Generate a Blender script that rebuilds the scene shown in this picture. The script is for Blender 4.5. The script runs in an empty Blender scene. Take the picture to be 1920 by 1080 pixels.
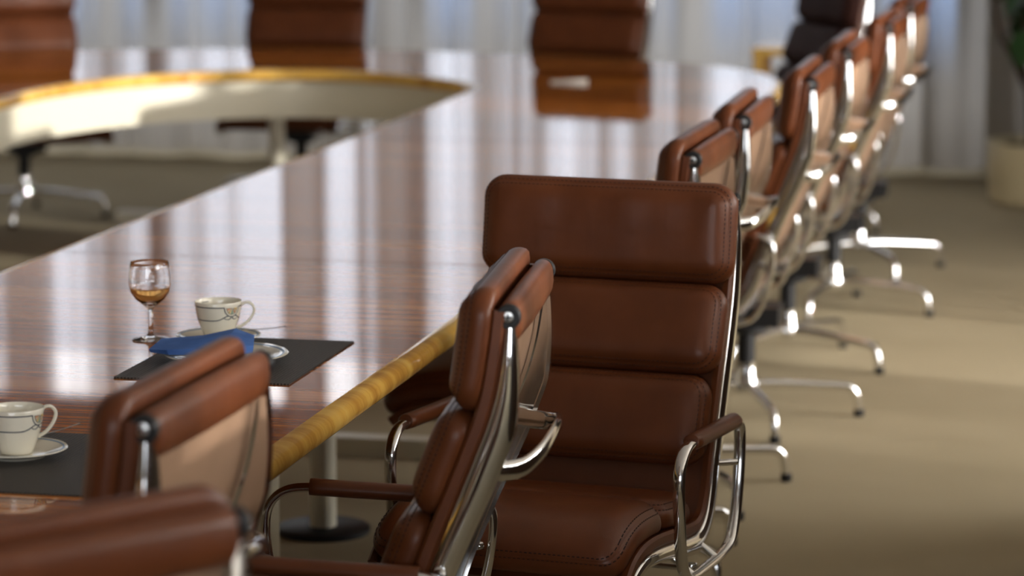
import bpy, bmesh, math, random
from math import sin, cos, pi, radians, sqrt, atan2, exp
from mathutils import Vector, Matrix
random.seed(7)
SC = bpy.context.scene
COL = SC.collection

# ------------------------------------------------------------------ camera, sky, lights, exposure
cd = bpy.data.cameras.new('camera'); cam = bpy.data.objects.new('camera', cd); COL.objects.link(cam)
cam.location = (0, 0, 1.886)
cam.rotation_euler = (radians(90 - 8.918), 0, radians(12.1))
cd.sensor_width = 36; cd.lens = 6200 / 1920 * 36
cd.dof.use_dof = True; cd.dof.focus_distance = 6.15; cd.dof.aperture_fstop = 3.0
cd.clip_start = 0.05; cd.clip_end = 200
SC.camera = cam

w = bpy.data.worlds.new('sky'); SC.world = w; w.use_nodes = True
bg = w.node_tree.nodes['Background']; bg.inputs[1].default_value = 1.0
_tc = w.node_tree.nodes.new('ShaderNodeTexCoord'); _sx = w.node_tree.nodes.new('ShaderNodeSeparateXYZ'); _r = w.node_tree.nodes.new('ShaderNodeValToRGB'); _mr = w.node_tree.nodes.new('ShaderNodeMapRange')
_mr.inputs[1].default_value = -0.3; _mr.inputs[2].default_value = 0.5
w.node_tree.links.new(_tc.outputs['Generated'], _sx.inputs[0]); w.node_tree.links.new(_sx.outputs[2], _mr.inputs[0]); w.node_tree.links.new(_mr.outputs[0], _r.inputs[0]); w.node_tree.links.new(_r.outputs[0], bg.inputs[0])
_e = _r.color_ramp.elements; _e[0].position = 0.28; _e[0].color = (0.28, 0.43, 0.74, 1); _e[1].position = 0.52; _e[1].color = (2.1, 2.25, 2.55, 1)

def sun(name, d, strength, color, ang):
    l = bpy.data.lights.new(name, 'SUN'); l.energy = strength; l.color = color; l.angle = radians(ang)
    o = bpy.data.objects.new(name, l); COL.objects.link(o)
    o.rotation_euler = Vector(d).to_track_quat('-Z', 'Y').to_euler(); return o
def area(name, loc, d, sx, sy, power, color):
    l = bpy.data.lights.new(name, 'AREA'); l.shape = 'RECTANGLE'; l.size = sx; l.size_y = sy; l.energy = power; l.color = color
    o = bpy.data.objects.new(name, l); COL.objects.link(o); o.location = loc
    o.rotation_euler = Vector(d).to_track_quat('-Z', 'Y').to_euler(); return o
sun('low_sun', (-0.93, 0.30, -0.148), 5.5, (1.0, 0.96, 0.90), 0.8)
area('side_window_daylight', (4.6, 6.2, 1.6), (-1, 0, -0.05), 10.0, 3.0, 2000, (1.0, 0.97, 0.93))
area('far_window_daylight', (-3.0, 18.6, 4.2), (0, -1, -0.75), 13.0, 2.6, 190, (1.0, 0.95, 0.88))
area('near_window_daylight', (-0.6, -3.1, 1.75), (0, 1, -0.05), 5.2, 1.7, 180, (0.95, 0.98, 1.0))

SC.view_settings.view_transform = 'Standard'; SC.view_settings.look = 'None'
SC.view_settings.gamma = 1; SC.view_settings.use_curve_mapping = False
SC.view_settings.exposure = 0.0
SC.cycles.max_bounces = 10; SC.cycles.transparent_max_bounces = 16
SC.cycles.sample_clamp_indirect = 6

# ------------------------------------------------------------------ materials
def mat(name, color, rough=0.5, metal=0.0, spec=0.5, **kw):
    m = bpy.data.materials.new(name); m.use_nodes = True
    b = m.node_tree.nodes['Principled BSDF']
    b.inputs['Base Color'].default_value = (*color, 1); b.inputs['Roughness'].default_value = rough
    b.inputs['Metallic'].default_value = metal; b.inputs['Specular IOR Level'].default_value = spec
    for k, v in kw.items(): b.inputs[k.replace('_', ' ')].default_value = v
    return m
def N(m, t, **kw):
    n = m.node_tree.nodes.new(t)
    for k, v in kw.items(): setattr(n, k, v)
    return n
def L(m, a, b): m.node_tree.links.new(a, b)
def coords(m, kind='Object', scale=(1, 1, 1)):
    tc = N(m, 'ShaderNodeTexCoord'); mp = N(m, 'ShaderNodeMapping'); mp.inputs['Scale'].default_value = scale
    L(m, tc.outputs[kind], mp.inputs[0]); return mp.outputs[0]
def noise(m, vec, scale, detail=3, rough=0.5):
    n = N(m, 'ShaderNodeTexNoise'); n.inputs['Scale'].default_value = scale; n.inputs['Detail'].default_value = detail
    n.inputs['Roughness'].default_value = rough; L(m, vec, n.inputs['Vector']); return n.outputs['Fac']
def ramp(m, fac, stops):
    r = N(m, 'ShaderNodeValToRGB'); e = r.color_ramp.elements
    while len(e) < len(stops): e.new(0.5)
    for el, (p, c) in zip(e, stops): el.position = p; el.color = (*c, 1)
    L(m, fac, r.inputs[0]); return r.outputs[0]
def bump(m, h, strength, dist=0.002):
    b = N(m, 'ShaderNodeBump'); b.inputs['Strength'].default_value = strength; b.inputs['Distance'].default_value = dist
    L(m, h, b.inputs['Height']); L(m, b.outputs[0], m.node_tree.nodes['Principled BSDF'].inputs['Normal'])
def P(m): return m.node_tree.nodes['Principled BSDF']

def leather(name, c1, c2, rough, spec=0.2, coat=0.30):
    m = mat(name, c1, rough, spec=spec, **{'Coat Weight': coat, 'Coat Roughness': 0.33})
    v = coords(m); f = noise(m, v, 9, 4)
    L(m, ramp(m, f, [(0.3, c1), (0.75, c2)]), P(m).inputs['Base Color'])
    g = noise(m, v, 420, 2, 0.6); c = noise(m, coords(m, 'Object', (3, 26, 5)), 1.0, 3)
    mx = N(m, 'ShaderNodeMath', operation='MULTIPLY_ADD'); L(m, g, mx.inputs[0]); mx.inputs[1].default_value = 0.18
    L(m, c, mx.inputs[2]); bump(m, mx.outputs[0], 0.35, 0.004)
    return m
M_leather = leather('cognac_leather', (0.112, 0.0310, 0.0095), (0.146, 0.042, 0.0130), 0.42)
M_dark_leather = leather('plum_leather', (0.040, 0.014, 0.011), (0.050, 0.018, 0.013), 0.6, 0.12, 0.0)
M_tan = leather('tan_back', (0.30, 0.185, 0.115), (0.335, 0.205, 0.13), 0.6, 0.2, 0.0)
M_thread = mat('thread', (0.030, 0.010, 0.006), 0.8)
M_chrome = mat('polished_chrome', (0.80, 0.80, 0.80), 0.09, 1.0)
M_screw = mat('brushed_screw', (0.55, 0.55, 0.54), 0.32, 1.0)
M_black = mat('black_plastic', (0.012, 0.012, 0.013), 0.5, spec=0.3)

def stripes(name, stops, fine, broad, coat):
    m = mat(name, stops[0][1], 0.5, spec=0.0)
    a = noise(m, coords(m, 'Object', (0.35, fine, 0.35)), 1.0, 5, 0.65)
    b = noise(m, coords(m, 'Object', (0.25, broad, 0.25)), 1.0, 1)
    mx = N(m, 'ShaderNodeMix'); mx.inputs[0].default_value = 0.42; L(m, a, mx.inputs[2]); L(m, b, mx.inputs[3])
    L(m, ramp(m, mx.outputs[0], stops), P(m).inputs['Base Color'])
    P(m).inputs['Coat Weight'].default_value = coat; P(m).inputs['Coat Roughness'].default_value = 0.028
    P(m).inputs['Coat IOR'].default_value = 1.5
    return m
M_veneer = stripes('striped_veneer', [(0.30, (0.13, 0.030, 0.007)), (0.44, (0.31, 0.085, 0.014)), (0.54, (0.56, 0.185, 0.026)), (0.68, (0.70, 0.28, 0.045))], 26, 3.2, 1.0)
M_rim = stripes('golden_rim_wood', [(0.30, (0.36, 0.165, 0.028)), (0.44, (0.56, 0.29, 0.055)), (0.53, (0.74, 0.44, 0.095)), (0.68, (0.82, 0.55, 0.16))], 16, 3.0, 0.7)
M_seam = mat('table_joint', (0.05, 0.02, 0.01), 0.6)
M_cream = mat('cream_lacquer', (0.70, 0.66, 0.53), 0.35)

m = M_carpet = mat('beige_carpet', (0.42, 0.35, 0.22), 0.95, spec=0.1)
v = coords(m); f = noise(m, v, 260, 3, 0.7); g = noise(m, v, 1.3, 3)
L(m, ramp(m, g, [(0.3, (0.375, 0.315, 0.205)), (0.7, (0.425, 0.36, 0.24))]), P(m).inputs['Base Color']); bump(m, f, 0.6, 0.006)

M_wall = mat('warm_plaster', (0.30, 0.25, 0.19), 0.9)
bump(M_wall, noise(M_wall, coords(M_wall), 90, 3), 0.1)
M_ceil = mat('ceiling_plaster', (0.45, 0.43, 0.40), 0.95)
bump(M_ceil, noise(M_ceil, coords(M_ceil), 70, 3), 0.1)
M_alu = mat('window_frame_grey', (0.30, 0.31, 0.32), 0.4, 0.3)
M_skirt = mat('dark_skirting', (0.05, 0.045, 0.04), 0.6)
M_glass = bpy.data.materials.new('window_glass'); M_glass.use_nodes = True
nt = M_glass.node_tree; nt.nodes.clear()
o = nt.nodes.new('ShaderNodeOutputMaterial'); mx = nt.nodes.new('ShaderNodeMixShader'); t = nt.nodes.new('ShaderNodeBsdfTransparent'); gl = nt.nodes.new('ShaderNodeBsdfGlossy')
gl.inputs['Roughness'].default_value = 0.02; mx.inputs[0].default_value = 0.06
nt.links.new(t.outputs[0], mx.inputs[1]); nt.links.new(gl.outputs[0], mx.inputs[2]); nt.links.new(mx.outputs[0], o.inputs[0])

def sheer(name, col, tr):
    m = bpy.data.materials.new(name); m.use_nodes = True; nt = m.node_tree; nt.nodes.clear()
    o = nt.nodes.new('ShaderNodeOutputMaterial')
    d = nt.nodes.new('ShaderNodeBsdfDiffuse'); tl = nt.nodes.new('ShaderNodeBsdfTranslucent'); tp = nt.nodes.new('ShaderNodeBsdfTransparent')
    a = nt.nodes.new('ShaderNodeMixShader'); b = nt.nodes.new('ShaderNodeMixShader')
    tc = nt.nodes.new('ShaderNodeTexCoord'); mp = nt.nodes.new('ShaderNodeMapping'); mp.inputs['Scale'].default_value = (7, 7, 0.05)
    no = nt.nodes.new('ShaderNodeTexNoise'); no.inputs['Scale'].default_value = 1.0; no.inputs['Detail'].default_value = 3
    nt.links.new(tc.outputs['Object'], mp.inputs[0]); nt.links.new(mp.outputs[0], no.inputs['Vector'])
    r = nt.nodes.new('ShaderNodeValToRGB'); r.color_ramp.elements[0].position = 0.35; r.color_ramp.elements[1].position = 0.7
    r.color_ramp.elements[0].color = (*[c * 0.85 for c in col], 1); r.color_ramp.elements[1].color = (*col, 1)
    nt.links.new(no.outputs['Fac'], r.inputs[0])
    for s in (d, tl): nt.links.new(r.outputs[0], s.inputs['Color'])
    a.inputs[0].default_value = 0.6
    mp2 = nt.nodes.new('ShaderNodeMapping'); mp2.inputs['Scale'].default_value = (4.2, 4.2, 0.02); n2 = nt.nodes.new('ShaderNodeTexNoise'); n2.inputs['Scale'].default_value = 1.0; n2.inputs['Detail'].default_value = 4
    mr = nt.nodes.new('ShaderNodeMapRange'); mr.inputs[1].default_value = 0.40; mr.inputs[2].default_value = 0.62; mr.inputs[3].default_value = tr * 0.10; mr.inputs[4].default_value = tr * 2.0
    nt.links.new(tc.outputs['Object'], mp2.inputs[0]); nt.links.new(mp2.outputs[0], n2.inputs['Vector']); nt.links.new(n2.outputs['Fac'], mr.inputs[0]); sz = nt.nodes.new('ShaderNodeSeparateXYZ'); mz = nt.nodes.new('ShaderNodeMapRange'); mz.interpolation_type = 'SMOOTHSTEP'; mz.inputs[1].default_value = 0.40; mz.inputs[2].default_value = 0.95; mz.inputs[3].default_value = 0.0
    mm = nt.nodes.new('ShaderNodeMath'); mm.operation = 'MULTIPLY'   # transparency cut towards the hem, painting in the window light's downward fade
    nt.links.new(tc.outputs['Object'], sz.inputs[0]); nt.links.new(sz.outputs[2], mz.inputs[0]); nt.links.new(mr.outputs[0], mm.inputs[0]); nt.links.new(mz.outputs[0], mm.inputs[1]); nt.links.new(mm.outputs[0], b.inputs[0])
    nt.links.new(d.outputs[0], a.inputs[1]); nt.links.new(tl.outputs[0], a.inputs[2])
    nt.links.new(a.outputs[0], b.inputs[1]); nt.links.new(tp.outputs[0], b.inputs[2]); nt.links.new(b.outputs[0], o.inputs[0])
    return m
M_sheer = sheer('sheer_curtain_cloth', (0.56, 0.52, 0.46), 0.34)

M_china = mat('ivory_china', (0.87, 0.83, 0.70), 0.12, **{'Coat Weight': 0.6})
M_line = mat('navy_glaze', (0.035, 0.045, 0.075), 0.2)
M_blue_line = mat('pale_blue_glaze', (0.25, 0.36, 0.52), 0.2)
M_yellow = mat('yellow_glaze', (0.75, 0.55, 0.22), 0.2)
M_orange = mat('orange_glaze', (0.72, 0.38, 0.22), 0.2)
M_green = mat('green_glaze', (0.35, 0.5, 0.36), 0.2)
m = M_napkin = mat('blue_cloth', (0.055, 0.13, 0.36), 0.85, spec=0.2)
v = coords(m); f = noise(m, v, 14, 4); L(m, ramp(m, f, [(0.3, (0.062, 0.145, 0.42)), (0.7, (0.10, 0.22, 0.58))]), P(m).inputs['Base Color'])
bump(m, noise(m, v, 60, 4), 0.5, 0.004)
m = M_mat = mat('woven_mat', (0.02, 0.018, 0.016), 0.6)
def wv(direction, s):
    wn = N(m, 'ShaderNodeTexWave', wave_type='BANDS', bands_direction=direction); wn.inputs['Scale'].default_value = s
    wn.inputs['Distortion'].default_value = 0.4; L(m, coords(m), wn.inputs['Vector']); return wn.outputs['Fac']
a1, b1 = wv('X', 45), wv('Y', 60)
mu = N(m, 'ShaderNodeMath', operation='MULTIPLY'); L(m, a1, mu.inputs[0]); L(m, b1, mu.inputs[1])
L(m, ramp(m, mu.outputs[0], [(0.05, (0.014, 0.012, 0.011)), (0.6, (0.115, 0.10, 0.082))]), P(m).inputs['Base Color']); bump(m, mu.outputs[0], 0.7, 0.002)
M_steel = mat('cutlery_steel', (0.55, 0.54, 0.52), 0.18, 1.0)
M_wineglass = mat('clear_glass', (1, 1, 1), 0.0); P(M_wineglass).inputs['Transmission Weight'].default_value = 1; P(M_wineglass).inputs['IOR'].default_value = 1.45
M_juice = mat('amber_drink', (0.95, 0.52, 0.16), 0.05); P(M_juice).inputs['Transmission Weight'].default_value = 0.75; P(M_juice).inputs['IOR'].default_value = 1.33
M_paper = mat('white_paper', (0.85, 0.83, 0.78), 0.7)
m = M_leaf = mat('dark_leaf', (0.012, 0.045, 0.010), 0.4)
L(m, ramp(m, noise(m, coords(m), 5, 2), [(0.35, (0.016, 0.055, 0.012)), (0.7, (0.040, 0.125, 0.030))]), P(m).inputs['Base Color'])
M_stem = mat('brown_stem', (0.07, 0.035, 0.022), 0.8)
M_soil = mat('dark_soil', (0.035, 0.018, 0.010), 0.95)
bump(M_soil, noise(M_soil, coords(M_soil), 60, 4), 1.0, 0.02)
M_pot = mat('cream_pot_glaze', (0.66, 0.58, 0.38), 0.45)

# ------------------------------------------------------------------ mesh helpers
class MB:
    def __init__(s): s.v = []; s.f = []; s.mi = []
    def add(s, v, f, k=0):
        n = len(s.v); s.v += [tuple(p) for p in v]; s.f += [tuple(i + n for i in q) for q in f]; s.mi += [k] * len(f); return s
    def build(s, name, mats, parent=None, smooth=True, angle=40):
        me = bpy.data.meshes.new(name); me.from_pydata(s.v, [], s.f)
        if not isinstance(mats, (list, tuple)): mats = [mats]
        for m in mats: me.materials.append(m)
        me.polygons.foreach_set('material_index', s.mi)
        bm = bmesh.new(); bm.from_mesh(me); bmesh.ops.recalc_face_normals(bm, faces=bm.faces); bm.to_mesh(me); bm.free()
        if smooth:
            me.polygons.foreach_set('use_smooth', [True] * len(me.polygons)); me.set_sharp_from_angle(angle=radians(angle))
        o = bpy.data.objects.new(name, me); COL.objects.link(o)
        if parent: o.parent = parent
        return o
def tag(o, label=None, cat=None, group=None, kind=None):
    for k, v in (('label', label), ('category', cat), ('group', group), ('kind', kind)):
        if v: o[k] = v
    return o
def empty(name, loc, rz=0):
    o = bpy.data.objects.new(name, None); COL.objects.link(o); o.location = loc; o.rotation_euler = (0, 0, rz)
    o.empty_display_size = 0.1; return o
def box(a, b):
    (x0, y0, z0), (x1, y1, z1) = a, b
    v = [(x0, y0, z0), (x1, y0, z0), (x1, y1, z0), (x0, y1, z0), (x0, y0, z1), (x1, y0, z1), (x1, y1, z1), (x0, y1, z1)]
    return v, [(0, 3, 2, 1), (4, 5, 6, 7), (0, 1, 5, 4), (1, 2, 6, 5), (2, 3, 7, 6), (3, 0, 4, 7)]
def rings(rs, closed_u=True, cap=True, loop=False):
    n = len(rs[0]); v = [p for r in rs for p in r]; f = []
    m = len(rs)
    for i in range(m if loop else m - 1):
        i2 = (i + 1) % m
        for j in range(n if closed_u else n - 1):
            j2 = (j + 1) % n
            f.append((i * n + j, i * n + j2, i2 * n + j2, i2 * n + j))
    if cap and not loop:
        f.append(tuple(range(n))[::-1]); f.append(tuple((m - 1) * n + j for j in range(n)))
    return v, f
def lathe(prof, n=40, c=(0, 0, 0), cap=True):
    rs = [[(c[0] + max(r, 1e-5) * cos(2 * pi * j / n), c[1] + max(r, 1e-5) * sin(2 * pi * j / n), c[2] + z) for j in range(n)] for r, z in prof]
    return rings(rs, True, cap)
def cr(pts, k=8, closed=False):
    pts = [Vector(p) for p in pts]; n = len(pts); out = []
    for i in range(n if closed else n - 1):
        if closed: a, b, c, d = pts[(i - 1) % n], pts[i], pts[(i + 1) % n], pts[(i + 2) % n]
        else: a, b, c, d = pts[max(i - 1, 0)], pts[i], pts[i + 1], pts[min(i + 2, n - 1)]
        for j in range(k):
            t = j / k
            out.append(0.5 * ((2 * b) + (c - a) * t + (2 * a - 5 * b + 4 * c - d) * t * t + (3 * b - a - 3 * c + d) * t ** 3))
    if not closed: out.append(pts[-1])
    return out
def tube(path, r, n=12, closed=False, side=None, cap=True):
    """sweep a round (r) or oval (r=(along side, other)) section; r may be a function of 0..1"""
    path = [Vector(p) for p in path]; m = len(path); rs = []
    up = None
    for i, p in enumerate(path):
        t = (path[(i + 1) % m] - path[i - 1]) if closed or 0 < i < m - 1 else (path[1] - path[0] if i == 0 else path[-1] - path[-2])
        t.normalize()
        if side is not None: b = (Vector(side) - t * Vector(side).dot(t)).normalized()
        else:
            if up is None: up = Vector((0, 0, 1)) if abs(t.z) < 0.9 else Vector((1, 0, 0))
            b = (up - t * up.dot(t)).normalized(); up = b
        c = t.cross(b)
        rr = r(i / (m - 1)) if callable(r) else r
        ra, rb = rr if isinstance(rr, tuple) else (rr, rr)
        rs.append([p + b * (ra * cos(2 * pi * j / n)) + c * (rb * sin(2 * pi * j / n)) for j in range(n)])
    return rings(rs, True, cap, closed)
def cyl(p, q, r, n=16): return tube([p, q], r, n)

# ------------------------------------------------------------------ room shell
FLOOR_Y0, FLOOR_Y1, X0, X1, ZC = -2.6, 16.0, -10.0, 3.7, 3.1
def struct(name, mb, m, smooth=False):
    o = mb.build(name, m, None, smooth); o['kind'] = 'structure'; return o
struct('floor', MB().add(*box((X0 - .2, FLOOR_Y0 - .2, -0.2), (X1 + .2, FLOOR_Y1 + .2, 0))), M_carpet)
struct('ceiling', MB().add(*box((X0 - .2, FLOOR_Y0 - .2, ZC), (X1 + .2, FLOOR_Y1 + .2, ZC + .2))), M_ceil)
struct('wall_left', MB().add(*box((X0 - .2, FLOOR_Y0, 0), (X0, FLOOR_Y1, ZC))), M_wall)
mb = MB(); NX0, NX1 = -3.2, 2.0
mb.add(*box((X0, FLOOR_Y0 - .2, 0), (X1, FLOOR_Y0, .9))); mb.add(*box((X0, FLOOR_Y0 - .2, 2.6), (X1, FLOOR_Y0, ZC)))
mb.add(*box((X0, FLOOR_Y0 - .2, .9), (NX0, FLOOR_Y0, 2.6))); mb.add(*box((NX1, FLOOR_Y0 - .2, .9), (X1, FLOOR_Y0, 2.6)))
struct('wall_near', mb, M_wall)
SILL, HEAD = 0.30, 2.85
mb = MB()
mb.add(*box((X0, FLOOR_Y1, 0), (X1, FLOOR_Y1 + .2, SILL))); mb.add(*box((X0, FLOOR_Y1, HEAD), (X1, FLOOR_Y1 + .2, ZC)))
mb.add(*box((X0, FLOOR_Y1, SILL), (-9.4, FLOOR_Y1 + .2, HEAD))); mb.add(*box((-1.2, FLOOR_Y1, SILL), (X1, FLOOR_Y1 + .2, HEAD)))
struct('wall_far', mb, M_wall)
WY0, WY1 = 1.2, 11.2
mb = MB()
mb.add(*box((X1, FLOOR_Y0, 0), (X1 + .2, FLOOR_Y1, 0.12))); mb.add(*box((X1, FLOOR_Y0, HEAD), (X1 + .2, FLOOR_Y1, ZC)))
mb.add(*box((X1, FLOOR_Y0, 0.12), (X1 + .2, WY0, HEAD))); mb.add(*box((X1, WY1, 0.12), (X1 + .2, FLOOR_Y1, HEAD)))
struct('wall_right', mb, M_wall)
struct('wall_shade', MB().add(*box((.75, 12.3, 0), (X1, 12.45, ZC))), M_wall)  # partition added out of view to shade the far right floor and curtain
# far window with mullions and panes
mb = MB(); k = 0
xs = [-9.4 + i * 8.2 / 6 for i in range(7)]
for x in xs: mb.add(*box((x - .045, FLOOR_Y1 + .03, SILL), (x + .045, FLOOR_Y1 + .13, HEAD)))
for z in (SILL + .03, HEAD - .03): mb.add(*box((-9.4, FLOOR_Y1 + .03, z - .035), (-1.2, FLOOR_Y1 + .13, z + .035)))
wf = struct('window_1', mb, M_alu)
for a, b in zip(xs, xs[1:]):
    MB().add(*box((a + .045, FLOOR_Y1 + .075, SILL + .06), (b - .045, FLOOR_Y1 + .083, HEAD - .06))).build('pane', M_glass, wf, False)
mb = MB(); ys = [WY0 + i * (WY1 - WY0) / 8 for i in range(9)]
for y in ys: mb.add(*box((X1 + .05, y - .045, .12), (X1 + .15, y + .045, HEAD)))
for z in (.155, HEAD - .03): mb.add(*box((X1 + .05, WY0, z - .035), (X1 + .15, WY1, z + .035)))
wr = struct('window_2', mb, M_alu)
for a, b in zip(ys, ys[1:]):
    MB().add(*box((X1 + .095, a + .045, .19), (X1 + .103, b - .045, HEAD - .06))).build('pane', M_glass, wr, False)
mb = MB(); ns = [NX0 + i * (NX1 - NX0) / 4 for i in range(5)]
for x in ns: mb.add(*box((x - .035, FLOOR_Y0 - .14, .9), (x + .035, FLOOR_Y0 - .05, 2.6)))
for z in (.93, 2.57): mb.add(*box((NX0, FLOOR_Y0 - .14, z - .03), (NX1, FLOOR_Y0 - .05, z + .03)))
wn = struct('window_3', mb, M_alu)
for a, b in zip(ns, ns[1:]):
    MB().add(*box((a + .035, FLOOR_Y0 - .10, .96), (b - .035, FLOOR_Y0 - .092, 2.54))).build('pane', M_glass, wn, False)
struct('baseboard_far', MB().add(*box((X0, FLOOR_Y1 - .02, 0), (X1, FLOOR_Y1, .09))), M_skirt)

# sheer curtain with hanging folds along the far window
def curtain(name, x0, x1, y, z0, z1, n, seed, axis='x'):
    rnd = random.Random(seed); ph = [rnd.uniform(0, 6.28) for _ in range(6)]
    cols = []
    for i in range(n + 1):
        x = x0 + (x1 - x0) * i / n
        u = x + 0.10 * sin(x * 2.1 + ph[0]) + 0.05 * sin(x * 5.3 + ph[1])
        a = 0.045 + 0.025 * sin(x * 1.7 + ph[2])
        d = a * sin(u * 2 * pi / 0.27 + ph[3]) + 0.018 * sin(u * 2 * pi / 0.115 + ph[4])
        e = 0.03 * cos(u * 2 * pi / 0.27 + ph[3])
        cols.append((x + e, d))
    zs = [z0, z0 + .15, (z0 + z1) / 2, z1 - .1, z1]; sc = [1.12, 1.05, 1.0, .85, .7]
    rs = []
    for z, s in zip(zs, sc):
        rs.append([(c[0], y + c[1] * s, z) if axis == 'x' else (y + c[1] * s, c[0], z) for c in cols])
    v, f = rings(rs, False, False)
    return MB().add(v, f).build(name, M_sheer, None, True, 180)
tag(curtain('sheer_curtain', -9.8, 2.9, 15.55, 0.03, 3.02, 1900, 3), 'long pale sheer curtain hanging in folds across the far window', 'curtain')
tag(curtain('sheer_curtain', 1.0, 8.7, 3.5, 0.03, 3.02, 1400, 5, 'y'), 'pale sheer curtain on the right-hand window, nearer the camera', 'curtain')
tag(curtain('sheer_curtain', 10.15, 11.5, 3.5, 0.03, 3.02, 500, 8, 'y'), 'pale sheer curtain on the right-hand window, nearer the plant', 'curtain')

# low sideboard added out of view on the right to shade the near floor
M_walnut = mat('dark_walnut', (0.06, 0.03, 0.015), 0.45)
sb = MB().add(*box((-.22, -2.4, .08), (.22, 2.4, 1.15))).build('shade_sideboard', M_walnut, None, False); sb.location = (.46, 6.1, 0)
tag(sb, 'long low dark walnut sideboard added out of view to shade the near floor', 'shade_sideboard')
MB().add(*box((-.24, -2.42, 1.15), (.24, 2.42, 1.18))).build('top_board', M_walnut, sb, False)
MB().add(*box((-.18, -2.35, 0), (.18, 2.35, .08))).build('plinth', M_black, sb, False)
for k in range(6): MB().add(*box((-.236, -2.38 + k * .795, .10), (-.22, -1.60 + k * .795, 1.13))).build('door', M_walnut, sb, False)
tc_ = MB().add(*box((-.24, -1.2, .08), (.24, 1.2, 2.15))).build('tall_shade_cabinet', M_walnut, None, False); tc_.location = (.50, 2.45, 0)  # tall box added out of view to keep light off the nearest chairs
tag(tc_, 'tall dark walnut cabinet added out of view to shade the nearest chairs, beside the sideboard', 'shade_cabinet')
MB().add(*box((-.20, -1.16, 0), (.20, 1.16, .08))).build('plinth', M_black, tc_, False)
for k in range(4): MB().add(*box((-.256, -1.18 + k * .595, .10), (-.24, -.60 + k * .595, 2.13))).build('door', M_walnut, tc_, False)

# ------------------------------------------------------------------ conference table
TZ = 0.72; XC = -3.49
def mirror(half): return half + [(-a, b) for a, b in half[::-1][1:]]
half = [(1.915, 11.3), (1.912, 11.7), (1.90, 12.1), (1.845, 12.5), (1.69, 12.86), (1.38, 13.12), (0.70, 13.39), (0, 13.47)]
far = [(XC + a, b) for a, b in mirror(half)]
near = [(XC - a, 12.0 - b + 1.9) for a, b in mirror(half)]      # the near end, out of the picture, closes the ring
outer = [(p.x, p.y) for p in cr([(x, y, 0) for x, y in far], 6)] + [(p.x, p.y) for p in cr([(x, y, 0) for x, y in near], 6)]
inf = [(-2.69, 11.85), (-2.712, 11.98), (-2.80, 12.13), (-2.967, 12.29), (-3.2, 12.45), (-3.457, 12.52), (-3.744, 12.44), (-3.98, 12.24), (-4.14, 11.98), (-4.25, 11.6), (-4.28, 11.1)]
inn = [(-4.14, 3.6), (-3.98, 3.2), (-3.7, 2.9), (-3.4, 2.8), (-3.1, 2.95), (-2.92, 3.3), (-2.865, 3.7)]
inner = [(p.x, p.y) for p in cr([(x, y, 0) for x, y in inf], 6)] + [(p.x, p.y) for p in cr([(x, y, 0) for x, y in inn], 6)]
def dens(loop, step=0.12):
    out = []
    for i, (x, y) in enumerate(loop):
        x2, y2 = loop[(i + 1) % len(loop)]; d = math.hypot(x2 - x, y2 - y); n = max(1, int(d / step))
        for j in range(n): out.append((x + (x2 - x) * j / n, y + (y2 - y) * j / n))
    return out
outer, inner = dens(outer), dens(inner)
def offset(loop, d):
    out = []; n = len(loop)
    for i in range(n):
        a, b = Vector(loop[i - 1]), Vector(loop[(i + 1) % n]); t = (b - a).normalized()
        out.append((loop[i][0] - t.y * d, loop[i][1] + t.x * d))
    return out
def orient(loop, ccw=True):
    A = sum(loop[i - 1][0] * loop[i][1] - loop[i][0] * loop[i - 1][1] for i in range(len(loop)))
    return loop if (A > 0) == ccw else loop[::-1]
outer = orient(outer); inner = orient(inner)
table = empty('conference_table', (-2.14, 8.0, 0))
tag(table, 'long ring shaped conference table with striped veneer top and golden rim', 'table')
TO = Vector((2.14, -8.0, 0))
def rel(p): return (p[0] + TO.x, p[1] + TO.y, p[2])
RW = 0.022
def slab(name, lo, li, z0, z1, m):
    bm = bmesh.new(); es = []; sides = []
    for loop in (lo, li):
        vs = [bm.verts.new(rel((x, y, z1))) for x, y in loop]
        for i in range(len(vs)): es.append(bm.edges.new((vs[i - 1], vs[i])))
    bmesh.ops.triangle_fill(bm, use_beauty=True, edges=es)
    r = bmesh.ops.extrude_face_region(bm, geom=bm.faces[:])
    for v in [g for g in r['geom'] if isinstance(g, bmesh.types.BMVert)]: v.co.z = z0
    bmesh.ops.recalc_face_normals(bm, faces=bm.faces)
    me = bpy.data.meshes.new(name); bm.to_mesh(me); bm.free(); me.materials.append(m)
    o = bpy.data.objects.new(name, me); COL.objects.link(o); o.parent = table; return o
top = slab('tabletop', offset(outer, RW), offset(inner, -RW), TZ - .04, TZ, M_veneer)
# bullnose rims; section (distance outward, z)
sec = [(-RW, TZ), (-.006, TZ), (.004, TZ - .003), (.012, TZ - .010), (.016, TZ - .022), (.012, TZ - .035), (.004, TZ - .043), (-.006, TZ - .046), (-RW, TZ - .046)]
for name, loop, s in (('outer_rim', outer, -1), ('inner_rim', inner, 1)):
    v, f = rings([[rel((x, y, z)) for x, y in offset(loop, s * d)] for d, z in sec], True, False)
    MB().add(v, f).build(name, M_rim, table, True, 50)
# veneer joints across the top
for y in (4.95, 7.592, 10.2): MB().add(*box(rel((-2.75, y - .0016, TZ - .002)), rel((-1.60, y + .0016, TZ + .0004)))).build('joint_line', M_seam, table, False)
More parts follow.
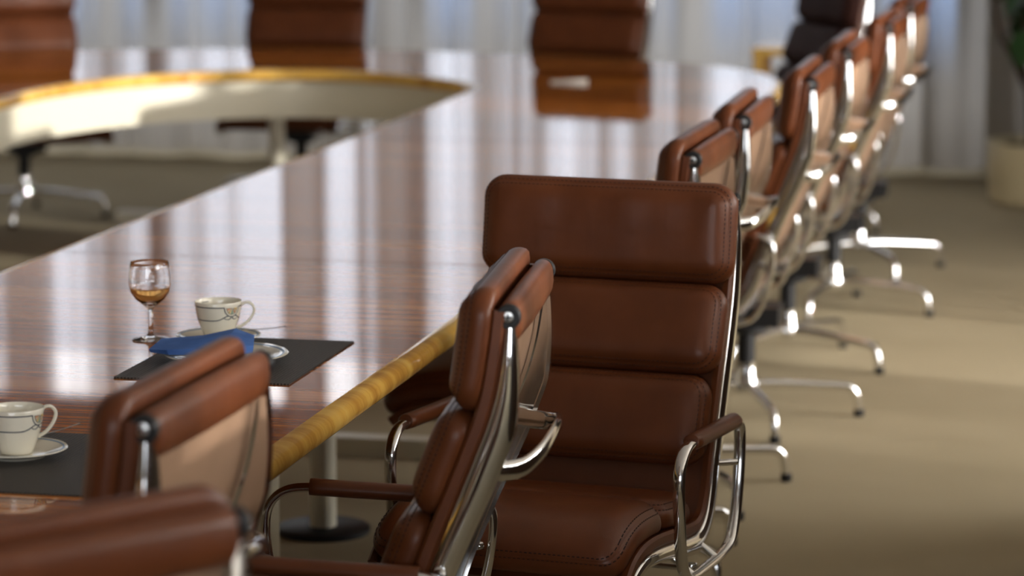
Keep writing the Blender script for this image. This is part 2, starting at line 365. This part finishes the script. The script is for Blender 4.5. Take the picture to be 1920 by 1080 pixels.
# cream fascia under the inner rim
prof = [(0.035, TZ - .046), (0.035, 0.525), (0.055, 0.525), (0.055, TZ - .046)]
v, f = rings([[rel((x, y, z)) for x, y in offset(inner, -d)] for d, z in prof], True, False, True)
MB().add(v, f).build('fascia', M_cream, table, True, 40)
for x, y in ((-2.155, 7.80), (-2.03, 6.86), (-2.15, 10.6), (-3.76, 12.95), (-4.85, 10.6), (-4.85, 7.8)):
    MB().add(*lathe([(.0, .015), (.0335, .015), (.0335, TZ - .045), (0, TZ - .045)], 28, rel((x, y, 0)))).build('column', M_cream, table)
    MB().add(*lathe([(0, 0), (.115, 0), (.118, .003), (.118, .014), (.112, .018), (0, .018)], 40, rel((x, y, 0)))).build('base_disc', M_black, table)
for a, b in (((-2.78, 8.70, 0), (-1.72, 8.76, .055)), ((-4.50, 13.08, 0), (-3.95, 13.14, .055)), ((-2.78, 5.2, 0), (-1.72, 5.26, .055))):
    MB().add(*box(rel(a), rel(b))).build('floor_rail', M_cream, table, False)

# ------------------------------------------------------------------ soft pad chair
PR = cr([(u, 0, z) for u, z in [(-.004, 1.05), (0, 1.014), (.008, .95), (.018, .89), (.033, .835), (.056, .775), (.09, .69), (.125, .60), (.155, .52), (.178, .455), (.205, .41), (.25, .388), (.32, .39), (.42, .402), (.52, .412), (.60, .412), (.66, .398), (.70, .37)]], 10)
UH = 0.20
SL = [0]
for a, b in zip(PR, PR[1:]): SL.append(SL[-1] + (b - a).length)
SEND = SL[-1]
def pt(s):
    """point and front normal of the sling line at arc length s"""
    if s <= 0: i = 0
    elif s >= SEND: i = len(PR) - 2
    else:
        i = 0
        while SL[i + 1] < s: i += 1
    a, b = PR[i], PR[i + 1]; t = (b - a).normalized(); p = a + t * (s - SL[i])
    i2 = min(i + 1, len(PR) - 2); t2 = (PR[i2 + 1] - PR[i2]).normalized(); f = min(max((s - SL[i]) / (SL[i + 1] - SL[i]), 0), 1)
    t = t.lerp(t2, f).normalized()
    return p.x - UH, p.z, -t.z, t.x
def at(s, y, n):
    x, z, nx, nz = pt(s); return (x + nx * n, y, z + nz * n)
def s_of_u(u):
    for i, p in enumerate(PR):
        if p.x >= u and i > 60: return SL[i]
    return SEND
def contour(a, b, r, d):
    aa, bb = a - d, b - d; r = max(min(r - d, bb - .0005), .0015)
    pts = []
    for cx, cy, a0 in ((aa - r, bb - r, 0), (-aa + r, bb - r, 90), (-aa + r, -bb + r, 180), (aa - r, -bb + r, 270)):
        arc = [(cx + r * cos(radians(a0 + 90 * i / 7)), cy + r * sin(radians(a0 + 90 * i / 7))) for i in range(8)]
        if pts:
            k = 16 if a0 in (90, 270) else 8
            p, q = pts[-1], arc[0]; pts += [(p[0] + (q[0] - p[0]) * i / k, p[1] + (q[1] - p[1]) * i / k) for i in range(1, k)]
        pts += arc
    p, q = pts[-1], pts[0]; pts += [(p[0] + (q[0] - p[0]) * i / 8, p[1] + (q[1] - p[1]) * i / 8) for i in range(1, 8)]
    return pts
NOFF = .020
def pad(name, s0, s1, w, T, parent, crown=.006, wr=0.0, m=None, seed=1, rc=.048):
    a, b, sc = w / 2, (s1 - s0) / 2, (s0 + s1) / 2
    dmax = b - .004; rnd = random.Random(seed); ph = [(rnd.uniform(18, 75), rnd.uniform(0, 6.3), rnd.uniform(.5, 1)) for _ in range(5)]
    HP = [(0, .34), (.0008, .44), (.003, .54), (.007, .635), (.0115, .715), (.0155, .78), (.020, .84), (.0255, .90), (.032, .95), (.040, .982), (.048, .997), (.056, 1.0)]
    def hgt(d): return T * lin(d, HP) - .0011 * exp(-((d - .0125) / .0015) ** 2)
    def crw(y, q): return crown * max(0, 1 - abs(y / a) ** 6) * max(0, 1 - abs(q / b) ** 3)
    def wrk(y, q, d):
        if not wr or d < .016: return 0
        e = exp(-(b - .016 + q) / .08)          # strongest just under the upper seam (q = -b at the top)
        return wr * min((d - .016) / .014, 1) * e * sum(k * sin(f * y + p + 9 * q) for f, p, k in ph)
    lay = [(.03, 0), (.012, 0), (.005, .04 * T), (.0014, .13 * T), (.0003, .24 * T)]
    lay += [(x, hgt(x)) for x in (0, .0015, .0035, .006, .008, .0098, .0112, .0125, .0138, .0155, .0175, .020, .0235, .027, .031, .036, .041, .047, .053, .060, .067, .075, .083, .092, .10) if x < dmax - .006]
    lay.append((dmax, hgt(dmax)))
    rs = [[at(sc + q, y, NOFF + h + (wrk(y, q, d) + crw(y, q) if h > .2 * T else 0)) for y, q in contour(a, b, rc, d)] for d, h in lay]
    v, f = rings(rs, True, True)
    o = MB().add(v, f).build(name, m or M_leather, parent, True, 80)
    mb = MB()
    for dd in (.0078, .0174):
        c = contour(a, b, rc, dd); c.append(c[0]); acc = 0; step = .0095; nxt = 0
        for p, q in zip(c, c[1:]):
            ln = math.hypot(q[0] - p[0], q[1] - p[1])
            while nxt < acc + ln and ln > 1e-6:
                t = (nxt - acc) / ln; tx, ty = (q[0] - p[0]) / ln, (q[1] - p[1]) / ln
                x, y = p[0] + (q[0] - p[0]) * t, p[1] + (q[1] - p[1]) * t; h = hgt(dd) + crw(x, y)
                vs = []
                for hh, g in ((h - .0012, 1.0), (h + .0011, .75)):
                    for i, j in ((-1, -1), (1, -1), (1, 1), (-1, 1)):
                        l_, w_ = .0031 * i * g, .0008 * j * g
                        vs.append(at(sc + y + ty * l_ + tx * w_, x + tx * l_ - ty * w_, NOFF + hh))
                mb.add(vs, [(0, 3, 2, 1), (4, 5, 6, 7), (0, 1, 5, 4), (1, 2, 6, 5), (2, 3, 7, 6), (3, 0, 4, 7)])
                nxt += step
            acc += ln
    mb.build('stitching', M_thread, o, False)
    return o
def lin(x, pts):
    for (a, p), (b, q) in zip(pts, pts[1:]):
        if x <= b: return p + (q - p) * max(0, (x - a)) / (b - a)
    return pts[-1][1]
def make_chair():
    root = empty('office_chair', (0, 0, 0))
    # leather sling between the frames: brown in front, tan behind
    S = [i * SEND / 110 for i in range(111)]; S = [max(q, .03) for q in S]
    Y = [-.25, -.2, -.1, 0, .1, .2, .25]
    mb = MB()
    v, f = rings([[at(s, y, -.003) for y in Y] for s in S], False, False); mb.add(v, f, 1)
    v, f = rings([[at(s, y, .003) for y in Y] for s in S], False, False); mb.add(v, f, 0)
    for sy in (-1, 1):
        c = [(.246, -.004), (.258, -.004), (.264, .002), (.264, .016), (.258, .021), (.246, .018), (.243, .008)]
        v, f = rings([[at(s, sy * y, n) for y, n in c] for s in S]); mb.add(v, f, 0)
    mb.build('sling', [M_leather, M_tan], root, True, 40)
    for sy in (-1, 1):
        # cast side frame: an I section whose depth swells at the bend
        dep = [(0, .010), (.05, .015), (.12, .029), (.22, .048), (.32, .050), (.45, .044), (.60, .040), (.72, .044), (.85, .036), (1.05, .028), (1.3, .016)]
        rs = []
        for i in range(5, 111):
            s = S[i]; D = lin(s, dep); e = min(.007, D * .3); fw = lin(s, [(0, .008), (.12, .013), (.3, .016), (1.3, .014)]); n0 = -.004; wb = .004
            c = [(-fw * 1.25, n0), (fw * .55, n0)] + [(fw * .55 + min(.011, D * .42) * sin(pi * (j + .5) / 10) ** .8, n0 - D * (.5 - .5 * cos(pi * (j + .5) / 10))) for j in range(10)] + [(fw * .55, n0 - D), (-fw * 1.25, n0 - D), (-fw * 1.25, n0 - D + e), (-wb, n0 - D + e * 1.35), (-wb, n0 - e * 1.35), (-fw * 1.25, n0 - e)]
            rs.append([at(s, sy * (.250 + y), n) for y, n in c])
        v, f = rings(rs); MB().add(v, f).build('side_frame', M_chrome, root, True, 42)
    # rolled top edge
    rs = []
    cx, cz = -UH - .006, 1.012
    sec = [(.017 * cos(radians(a)), .021 * sin(radians(a))) for a in range(-10, 200, 15)] + [(-.018, -.014), (-.016, -.028), (-.011, -.040), (-.003, -.045), (.004, -.040), (.008, -.026), (.012, -.012)]
    for y, k in [(-.246, .80), (-.243, .93), (-.236, 1.0), (-.2, 1.0), (-.1, 1.0), (0, 1.0), (.1, 1.0), (.2, 1.0), (.236, 1.0), (.243, .93), (.246, .80)]:
        sag = 1 + .05 * cos(y * 9)
        rs.append([(cx + a * k * 1.12 * sag, y, cz + b * k * 1.08 * sag) for a, b in sec])
    v, f = rings(rs); roll = MB().add(v, f).build('top_roll', M_leather, root, True, 60)
    for sy in (-1, 1):
        mb = MB()
        def ring_y(r, y): return [(cx + r * cos(2 * pi * j / 24), sy * y, cz + r * sin(2 * pi * j / 24)) for j in range(24)]
        v, f = rings([ring_y(r, y) for r, y in [(.0190, .244), (.0205, .247), (.0205, .258), (.0180, .262), (.0102, .262), (.0095, .258)]]); mb.add(v, f, 0)
        v, f = rings([ring_y(r, y) for r, y in [(.0090, .258), (.0090, .2612), (.006, .262), (.003, .2622)]]); mb.add(v, f, 1)
        for a in (0, 1):
            d = (.006, .0012) if a else (.0012, .006)
            mb.add(*box((cx - d[0], min(sy * .262, sy * .2642), cz - d[1]), (cx + d[0], max(sy * .262, sy * .2642), cz + d[1])), 0)
        mb.build('end_cap', [M_black, M_screw], roll, True, 40)
    pad('back_pad', -.002, .212, .546, .054, root, wr=.0021, seed=4)
    pad('back_pad', .213, .402, .532, .054, root, wr=.0006, seed=9)
    pad('back_pad', .403, .588, .512, .054, root, wr=.0005, seed=13)
    sa, sb, sc_ = s_of_u(.235), s_of_u(.45), s_of_u(.70)
    pad('seat_pad', sa, sb, .50, .056, root, seed=21)
    pad('seat_pad', sb + .002, SEND + .004, .515, .058, root, seed=22, crown=.010)
    # curved spreader joining the frames behind the back
    half = [(.050, .236, .755), (.018, .226, .750), (-.022, .196, .752), (-.046, .13, .766), (-.055, .06, .778), (-.057, 0, .782)]
    path = cr([(u - UH, y, z) for u, y, z in half] + [(u - UH, -y, z) for u, y, z in half[::-1][1:]], 6)
    v, f = tube(path, lambda t: (.0125 + .006 * abs(2 * t - 1), .0075), 12, side=(0, 0, 1)); MB().add(v, f).build('back_spreader', M_chrome, root, True, 60)
    v, f = tube([(.40 - UH, y, .365) for y in (-.24, -.1, 0, .1, .24)], (.022, .010), 10, side=(1, 0, 0)); mb = MB(); mb.add(v, f)
    v, f = tube([(.20 - UH, y, .352) for y in (-.24, -.1, 0, .1, .24)], (.022, .010), 10, side=(1, 0, 0)); mb.add(v, f)
    mb.build('seat_spreader', M_chrome, root, True, 60)
    # loop arms
    loop = [(.150, .350), (.118, .40), (.098, .47), (.090, .535), (.097, .572), (.13, .588), (.22, .591), (.33, .595), (.42, .599), (.470, .592), (.500, .565), (.508, .52), (.500, .45), (.488, .385), (.462, .345), (.41, .332), (.30, .330), (.205, .334)]
    for sy in (-1, 1):
        path = cr([(u - UH, sy * .298, z) for u, z in loop], 6, True)
        v, f = tube(path, (.0125, .0085), 14, True, side=(0, 1, 0)); mb = MB().add(v, f)
        for u, z in ((.112, .50), (.41, .334), (.25, .332)):
            a = (u - UH, sy * .298, z); q = (u + .035 - UH, sy * .25, z) if z > .4 else (u - UH, sy * .25, z + .035)
            mb.add(*cyl(a, q, .007, 12))
        arm = mb.build('arm', M_chrome, root, True, 60)
        pp = cr([(u - UH, sy * .298, z) for u, z in ((.135, .5895), (.22, .592), (.33, .596), (.425, .600))], 8)
        v, f = tube(pp, lambda t: (.020 * (1 - .25 * max(0, abs(2 * t - 1) - .93) / .07), .0155), 18, side=(0, 1, 0))
        MB().add(v, f).build('arm_pad', M_leather, arm, True, 50)
    # mechanism, column, four star base on glides
    mb = MB(); mb.add(*box((-.10, -.07, .29), (.13, .07, .345)))
    mb.add(*lathe([(0, .262), (.045, .262), (.062, .272), (.062, .292), (0, .292)], 28)); mb.build('tilt_mechanism', M_black, root, True, 30)
    mb = MB(); mb.add(*cyl((.08, .07, .315), (.10, .25, .318), .006, 12)); mb.add(*lathe([(0, -.014), (.011, -.011), (.014, 0), (.011, .011), (0, .014)], 16, (.1, .262, .318)))
    mb.build('tilt_lever', M_chrome, root)
    MB().add(*lathe([(0, .16), (.026, .16), (.026, .27), (0, .27)], 24)).build('column', M_black, root)
    base = MB().add(*lathe([(0, .085), (.030, .085), (.036, .092), (.036, .122), (.031, .132), (.029, .175), (.024, .180), (0, .180)], 28)).build('base', M_chrome, root)
    for k in range(4):
        a = k * pi / 2 + pi / 4
        pth = [Vector((r * cos(a), r * sin(a), z)) for r, z in [(.02, .108), (.10, .106), (.20, .099), (.285, .092), (.315, .087), (.331, .072), (.338, .050), (.343, .013)]]
        v, f = tube(cr(pth, 4), lambda t: .0150 - .0035 * t, 12); mb = MB().add(v, f, 0)
        mb.add(*lathe([(0, 0), (.014, 0), (.0155, .004), (.0150, .022), (0, .022)], 16, (.344 * cos(a), .344 * sin(a), 0)), 1)
        mb.build('leg', [M_chrome, M_black], base, True, 50)
    return root
def kids(o): return [c for c in bpy.data.objects if c.parent == o]
def copy_tree(o, parent=None):
    c = o.copy(); COL.objects.link(c); c.parent = parent
    for ch in kids(o): copy_tree(ch, c)
    return c
proto = make_chair(); used = [False]
def chair(cx, cy, fx, fy, label, base_deg=0):
    a = atan2(fy, fx)
    o = copy_tree(proto) if used[0] else proto
    used[0] = True
    o.location = (cx + UH * cos(a), cy + UH * sin(a), 0); o.rotation_euler = (0, 0, a)
    for ch in kids(o):
        if ch.name.split('.')[0] == 'base': ch.rotation_euler = (0, 0, radians(base_deg - 45) - a)
    tag(o, label, 'chair', 'brown leather conference chairs around the table')
    return o
T_ = 'brown leather office chair '
chair(-1.21, 6.665, -.139, -.990, T_ + 'facing the camera, three back pads in full view', 20)
chair(-1.139, 5.405, -.996, -.089, T_ + 'seen side-on directly in front of the camera-facing chair', 15)
chair(-1.394, 4.405, -.9997, .026, T_ + 'pushed up to the cup at the left', 40)
chair(-1.262, 3.433, -.81, .58, T_ + 'nearest the camera, only its blurred top showing', 10)
chair(-1.159, 7.61, -.9998, .02, T_ + 'directly behind the camera-facing chair, its top peeking over', 50)
chair(-1.171, 8.43, -.9998, -.02, T_ + 'second one behind the camera-facing chair, its roll cap just above it', 38)
chair(-1.126, 9.455, -.9998, -.015, T_ + 'in the right-hand row, third one beyond the camera-facing chair', 22)
chair(-1.131, 10.43, -1, 0, T_ + 'in the right-hand row, fourth one beyond the camera-facing chair', -25)
chair(-1.104, 11.48, -1, .01, T_ + 'in the right-hand row, last but one', -8)
chair(-1.120, 12.43, -1, .02, T_ + 'last in the right-hand row, beside the dark corner chair', 30)
chair(-3.95, 14.15, .06, -1, T_ + 'facing the camera at the middle of the far table end', 10)
chair(-2.645, 14.05, -.22, -.97, T_ + 'facing the camera at the right half of the far table end', 30)
chair(-5.07, 13.40, .55, -.83, T_ + 'cut by the left picture edge', 12)
cm = chair(-1.53, 13.56, -.857, -.515, 'dark plum leather office chair standing at the far right table corner', 0)
cm['group'] = ''
del cm['group']
def recolor(o):
    for ch in kids(o):
        n = ch.name.split('.')[0]
        if n in ('back_pad', 'seat_pad'):
            ch.data = ch.data.copy(); ch.data.materials[0] = M_dark_leather
        recolor(ch)
recolor(cm)

st = empty('side_table', (-1.80, 14.42, 0)); tag(st, 'golden wooden side table half hidden behind the dark plum chair', 'side table')
MB().add(*box((-.19, -.16, .655), (.19, .16, .69))).build('top', M_rim, st, False)
for i in (-1, 1):
    for j in (-1, 1): MB().add(*box((.165 * i - .02, .135 * j - .02, 0), (.165 * i + .02, .135 * j + .02, .655))).build('leg', M_rim, st, False)

# ------------------------------------------------------------------ table setting
def at_mat(cx, cy, w, l, label):
    n = 40; mb = MB()
    mb.add(*box((-w / 2, -l / 2, 0.0003), (w / 2, l / 2, .0032)))
    o = mb.build('placemat', M_mat, None, False); o.location = (cx, cy, TZ)
    return tag(o, label, 'placemat', 'dark woven placemats')
at_mat(-1.899, 6.243, .352, .489, 'dark woven placemat under the plate with the blue napkin')
at_mat(-1.893, 5.22, .352, .48, 'dark woven placemat at the left edge, partly hidden behind a chair back')

def plate(name, R, h, label, cat, loc):
    prof = [(0, .002), (R * .52, .002), (R * .54, 0), (R * .58, 0), (R * .60, .003), (R * .80, h * .55), (R * .985, h * .97), (R, h), (R * .985, h + .0015), (R * .80, h * .55 + .003), (R * .62, .0055), (R * .55, .0045), (0, .0045)]
    root = MB().add(*lathe(prof, 64)).build(name, M_china, None, True, 60); root.location = loc
    tag(root, label, cat)
    v, f = lathe([(R * .90, h * .73 + .0036), (R * .935, h * .825 + .0030), (R * .935, h * .825 + .0034), (R * .90, h * .73 + .0040)], 64, cap=False)
    n = 64; f += [((3 * n + j), 3 * n + (j + 1) % n, (j + 1) % n, j) for j in range(n)]
    MB().add(v, f).build('blue_rim_line', M_blue_line, root, True, 60)
    return root
ZM = TZ + .0034
plate('saucer', .0875, .014, 'small ivory saucer under the cup behind the blue napkin', 'saucer', (-1.995, 6.428, ZM))
plate('plate', .124, .016, 'ivory side plate with blue rim carrying the folded blue napkin', 'plate', (-1.914, 6.216, ZM))
plate('saucer', .0875, .014, 'small ivory saucer under the cup at the left picture edge', 'saucer', (-1.995, 5.255, ZM))

CUP = [(.026, 0.0), (.028, .002), (.031, .010), (.0375, .028), (.0432, .045), (.0464, .060), (.0480, .072), (.0488, .0785)]
def cup_r(z):
    return lin(z, [(b, a) for a, b in CUP])
def ribbon(path, wdt, off=.0005):
    """path of (angle, z) on the cup wall -> thin raised ribbon"""
    vs = []; n = len(path)
    for i, (a, z) in enumerate(path):
        a0, z0 = path[max(i - 1, 0)]; a1, z1 = path[min(i + 1, n - 1)]
        r = cup_r(z); tx, tz = (a1 - a0) * r, z1 - z0; l = math.hypot(tx, tz) or 1; tx, tz = tx / l, tz / l
        for s in (-1, 1):
            aa = a - s * tz * wdt / 2 / r; zz = z + s * tx * wdt / 2; rr = cup_r(zz) + off
            vs.append((rr * cos(aa), rr * sin(aa), zz))
    return vs, [(2 * i, 2 * i + 1, 2 * i + 3, 2 * i + 2) for i in range(n - 1)]
def cup(loc, med, hand, label):
    outer_ = CUP; th = .0022
    prof = [(0, .002), (.022, .002), (.0235, 0)] + outer_ + [(.0478, .0800), (.0466, .0785)] + [(r - th, z) for r, z in CUP[::-1][1:-2]] + [(.026, .006), (0, .0055)]
    root = MB().add(*lathe(prof, 64)).build('coffee_cup', M_china, None, True, 60); root.location = loc
    tag(root, label, 'cup', 'ivory coffee cups')
    ch, sh = cos(hand), sin(hand)
    pth = cr([(.0455, .070), (.056, .0755), (.067, .0720), (.0725, .060), (.066, .044), (.054, .030), (.039, .023)], 7)if False else [Vector((r * ch, r * sh, z)) for r, z in [(p.x, p.z) for p in cr([(.0455, 0, .069), (.055, 0, .0755), (.0665, 0, .0735), (.0735, 0, .062), (.068, 0, .046), (.055, 0, .032), (.0385, 0, .024)], 7)]]
    v, f = tube(pth, lambda t: (.0046, .0030), 12, side=(-sh, ch, 0)); MB().add(v, f).build('handle', M_china, root, True, 60)
    mb = MB()
    zt, zb, da = .0715, .0440, .39
    for c in (med, med + pi):
        # upper line runs to the medallion, the lower line dips into the bow
        A = [(c + da + (2 * pi / 2 - 2 * da) * i / 40, zt) for i in range(41)]; mb.add(*ribbon(A, .0019), 0)
        B = [(c + .16 + (pi - .32) * i / 40, zb + .010 * (exp(-(i / 5) ** 2) + exp(-((40 - i) / 5) ** 2))) for i in range(41)]; mb.add(*ribbon(B, .0019), 0)
        # half round medallion hanging from the upper line
        arc = [(c + da * cos(pi + pi * i / 24), zt + .0195 * sin(pi + pi * i / 24)) for i in range(25)]; mb.add(*ribbon(arc, .0018), 0)
        ar2 = [(c + da * .74 * cos(pi + pi * i / 24), zt + .0150 * sin(pi + pi * i / 24)) for i in range(25)]; mb.add(*ribbon(ar2, .0009), 0)
        mb.add(*ribbon([(c - da, zt), (c + da, zt)], .0010), 0)
        for k in range(5):
            g0, g1 = pi + pi * (k + .12) / 5, pi + pi * (k + .88) / 5
            pts = [(c + da * .12 * cos((g0 + g1) / 2), zt - .001 + .0015 * sin((g0 + g1) / 2))] + [(c + da * .68 * cos(g0 + (g1 - g0) * i / 4), zt - .0005 + (.0138) * sin(g0 + (g1 - g0) * i / 4)) for i in range(5)]
            vs = [((cup_r(z) + .0005) * cos(a), (cup_r(z) + .0005) * sin(a), z) for a, z in pts]
            mb.add(vs, [(0, i, i + 1) for i in range(1, 5)], (1, 2, 3, 1, 2)[k])
            mb.add(*ribbon([pts[0], pts[1]], .0007, .0007), 0)
        for s in (-1, 1):   # bow loops
            lp = [(c + s * (.20 + .17 * cos(t * 2 * pi / 24 + pi)), .0500 + .0036 * sin(t * 2 * pi / 24)) for t in range(25)]; mb.add(*ribbon(lp, .0013), 0)
            mb.add(*ribbon([(c + s * .02, .0510), (c + s * .17, .0450)], .0012), 0)
    mb.build('painted_pattern', [M_line, M_orange, M_yellow, M_green], root, True, 60)
    return root
ZS = ZM + .0048
tocam = atan2(-6.43, 1.995)     # direction from the first cup towards the camera side
cup((-1.995, 6.428, ZS), tocam + radians(37), tocam + radians(88), 'ivory coffee cup with navy lines behind the folded blue napkin')
tc2 = atan2(-5.255, 1.995)
cup((-1.995, 5.255, ZS), tc2 + radians(58), tc2 + radians(112), 'ivory coffee cup with navy lines at the left picture edge')

def spoon(loc, rz, tilt, label):
    p = cr([(0, 0, .000), (.02, 0, .0035), (.05, 0, .004), (.085, 0, .007), (.108, 0, .0105)], 6)
    v, f = tube(p, lambda t: (.0012 + .0016 * t, .0009), 10, side=(0, 1, 0)); mb = MB().add(v, f)
    rs = []
    for i in range(11):
        t = i / 10; x = -.034 + .036 * t; hw = max(.0105 * sqrt(max(0, 1 - (2 * t - 1) ** 2)) * (1 - .15 * t), .0006); dz = .0045 * (1 - (2 * t - 1) ** 2)
        rs.append([(x, hw * cos(a * 2 * pi / 12), .0035 - dz * (1 - cos(a * 2 * pi / 12) ** 2) - (.0008 if 0 < a < 6 else 0)) for a in range(12)])
    v, f = rings(rs); mb.add(v, f)
    o = mb.build('teaspoon', M_steel, None, True, 60); o.location = loc; o.rotation_euler = (0, -tilt, rz)
    return tag(o, label, 'spoon', 'teaspoons on saucers')
spoon((-1.972, 6.484, ZM + .0125), radians(-6), radians(3), 'steel teaspoon sticking out to the right behind the cup by the blue napkin')
spoon((-2.010, 5.318, ZM + .0125), radians(38), radians(6), 'steel teaspoon tip behind the cup at the left picture edge')

# folded cloth napkin: facets of a loosely folded square
def napkin():
    top = [(-.140, -.030, .014), (-.125, .050, .022), (-.04, .060, .028), (.020, .085, .038), (.062, .05, .030), (.070, -.035, .024),
           (.030, -.060, .026), (-.04, -.062, .022), (-.10, -.058, .018), (-.045, .000, .030), (.02, .01, .040), (-.09, -.005, .022)]
    tri = [(0, 8, 11), (0, 11, 1), (8, 7, 11), (7, 9, 11), (11, 9, 1), (1, 9, 2), (9, 10, 2), (2, 10, 3), (7, 6, 9), (6, 10, 9), (6, 5, 10), (5, 4, 10), (4, 3, 10)]
    rim = [0, 8, 7, 6, 5, 4, 3, 2, 1]
    bm = bmesh.new(); vs = [bm.verts.new(p) for p in top]
    low = {i: bm.verts.new((top[i][0] * .97, top[i][1] * .97, max(top[i][2] - .024, .008))) for i in rim}
    for t in tri: bm.faces.new([vs[i] for i in t])
    for i, j in zip(rim, rim[1:] + rim[:1]): bm.faces.new([vs[j], vs[i], low[i], low[j]])
    bm.faces.new([low[i] for i in rim])
    bmesh.ops.recalc_face_normals(bm, faces=bm.faces)
    bmesh.ops.subdivide_edges(bm, edges=bm.edges[:], cuts=3, use_grid_fill=True)
    bmesh.ops.recalc_face_normals(bm, faces=bm.faces)
    me = bpy.data.meshes.new('napkin'); bm.to_mesh(me); bm.free(); me.materials.append(M_napkin)
    me.polygons.foreach_set('use_smooth', [True] * len(me.polygons)); me.set_sharp_from_angle(angle=radians(18))
    o = bpy.data.objects.new('napkin', me); COL.objects.link(o); o.location = (-1.925, 6.215, ZM + .0125); o.rotation_euler = (0, 0, radians(10))
    tag(o, 'folded blue cloth napkin lying on the ivory side plate', 'napkin')
napkin()

# wine glass with a little amber drink
gx, gy = -2.143, 6.433
prof = [(0, .0004), (.034, .0004), (.0385, .0012), (.0385, .0024), (.030, .0042), (.012, .0080), (.0058, .0140), (.0050, .030), (.0050, .058), (.0068, .067), (.016, .0745), (.030, .086), (.0400, .101), (.0438, .117), (.0435, .133), (.0412, .150), (.03965, .1622), (.0394, .1630),
        (.0389, .1634), (.0388, .1630), (.03875, .1622), (.0403, .150), (.0426, .133), (.0429, .117), (.0390, .102), (.0286, .088), (.0140, .0775), (0, .0745)]
g = MB().add(*lathe(prof, 56)).build('wine_glass', M_wineglass, None, True, 60); g.location = (gx, gy, TZ)
tag(g, 'short stemmed wine glass with a little amber drink left in it', 'glass')
jp = [(0, .0750), (.0136, .0780), (.0282, .0884), (.0382, .1023), (.0402, .1080), (.0398, .1082), (.02, .1076), (0, .1076)]
MB().add(*lathe(jp, 48)).build('drink', M_juice, g, True, 50)

# folded slip on the far table end
mb = MB(); v, f = rings([[(-.07, y, z) for y, z in ((-.02, .001), (.0, .006), (.02, .001), (.02, .003), (0, .009), (-.02, .003))], [(.07, y, z) for y, z in ((-.02, .001), (.0, .013), (.02, .001), (.02, .003), (0, .016), (-.02, .003))]]); mb.add(v, f)
o = mb.build('paper_slip', M_paper, None, False); o.location = (-2.39, 12.17, TZ); o.rotation_euler = (0, 0, radians(8)); tag(o, 'small folded white paper slip lying on the far right of the table', 'paper')

# ------------------------------------------------------------------ potted plant by the curtain
plant = empty('potted_plant', (-.745, 14.66, 0))
tag(plant, 'leafy dark green plant in a wide cream pot before the curtain', 'plant')
MB().add(*lathe([(0, 0), (.225, 0), (.238, .01), (.246, .12), (.250, .262), (.246, .268), (.236, .262), (.232, .215), (0, .215)], 56)).build('pot', M_pot, plant, True, 40)
MB().add(*lathe([(0, .216), (.232, .216), (.231, .236), (.15, .246), (0, .250)], 40)).build('soil', M_soil, plant, True, 40)
stems = [[(-.06, .02, .24), (-.075, .0, .45), (-.10, -.02, .7), (-.07, 0, 1.05)], [(-.02, -.03, .24), (-.035, -.03, .5), (.0, -.02, .85), (.03, 0, 1.2)], [(.05, .03, .24), (.07, .02, .5), (.10, 0, .8), (.16, 0, 1.15)], [(-.08, -.02, .50), (-.155, -.03, .66), (-.20, -.03, .74), (-.235, -.02, .90), (-.24, -.02, 1.0)]]
for s in stems:
    v, f = tube(cr(s, 8), lambda t: .015 - .008 * t, 10); MB().add(v, f).build('stem', M_stem, plant)
rnd = random.Random(5); mb = MB()
def leaf(c, d, size, curl):
    d = Vector(d).normalized(); sd = d.cross(Vector((0, 0, 1)))
    if sd.length < .1: sd = Vector((1, 0, 0))
    sd.normalize(); up = sd.cross(d); vs = []; n = 8
    for i in range(n + 1):
        t = i / n; wd = size * .42 * (sin(pi * t ** .85) ** .7 if 0 < t < 1 else 0.02); bend = -curl * size * t * t
        for k in (-1, -.5, 0, .5, 1): vs.append(Vector(c) + d * (size * t) + sd * (wd * k) + up * (bend + .10 * size * abs(k) * (1 - t)))
    f = []
    for i in range(n):
        for k in range(4): q = i * 5 + k; f.append((q, q + 1, q + 6, q + 5))
    mb.add(vs, f)
for i in range(120):
    a = rnd.uniform(0, 2 * pi); r = rnd.uniform(.02, .20); z = rnd.uniform(.62, 1.5)
    tilt = rnd.uniform(-.8, .5)
    leaf((.02 + r * cos(a), r * sin(a), z), (cos(a), sin(a), tilt), rnd.uniform(.10, .18), rnd.uniform(.1, .5))
leaf((-.24, -.02, .93), (-.7, -.3, .5), .13, .3); leaf((-.24, -.02, .98), (.3, -.5, .8), .12, .3); leaf((-.24, -.02, .95), (-.3, .5, .6), .12, .3)
mb.build('foliage', M_leaf, plant, True, 60)
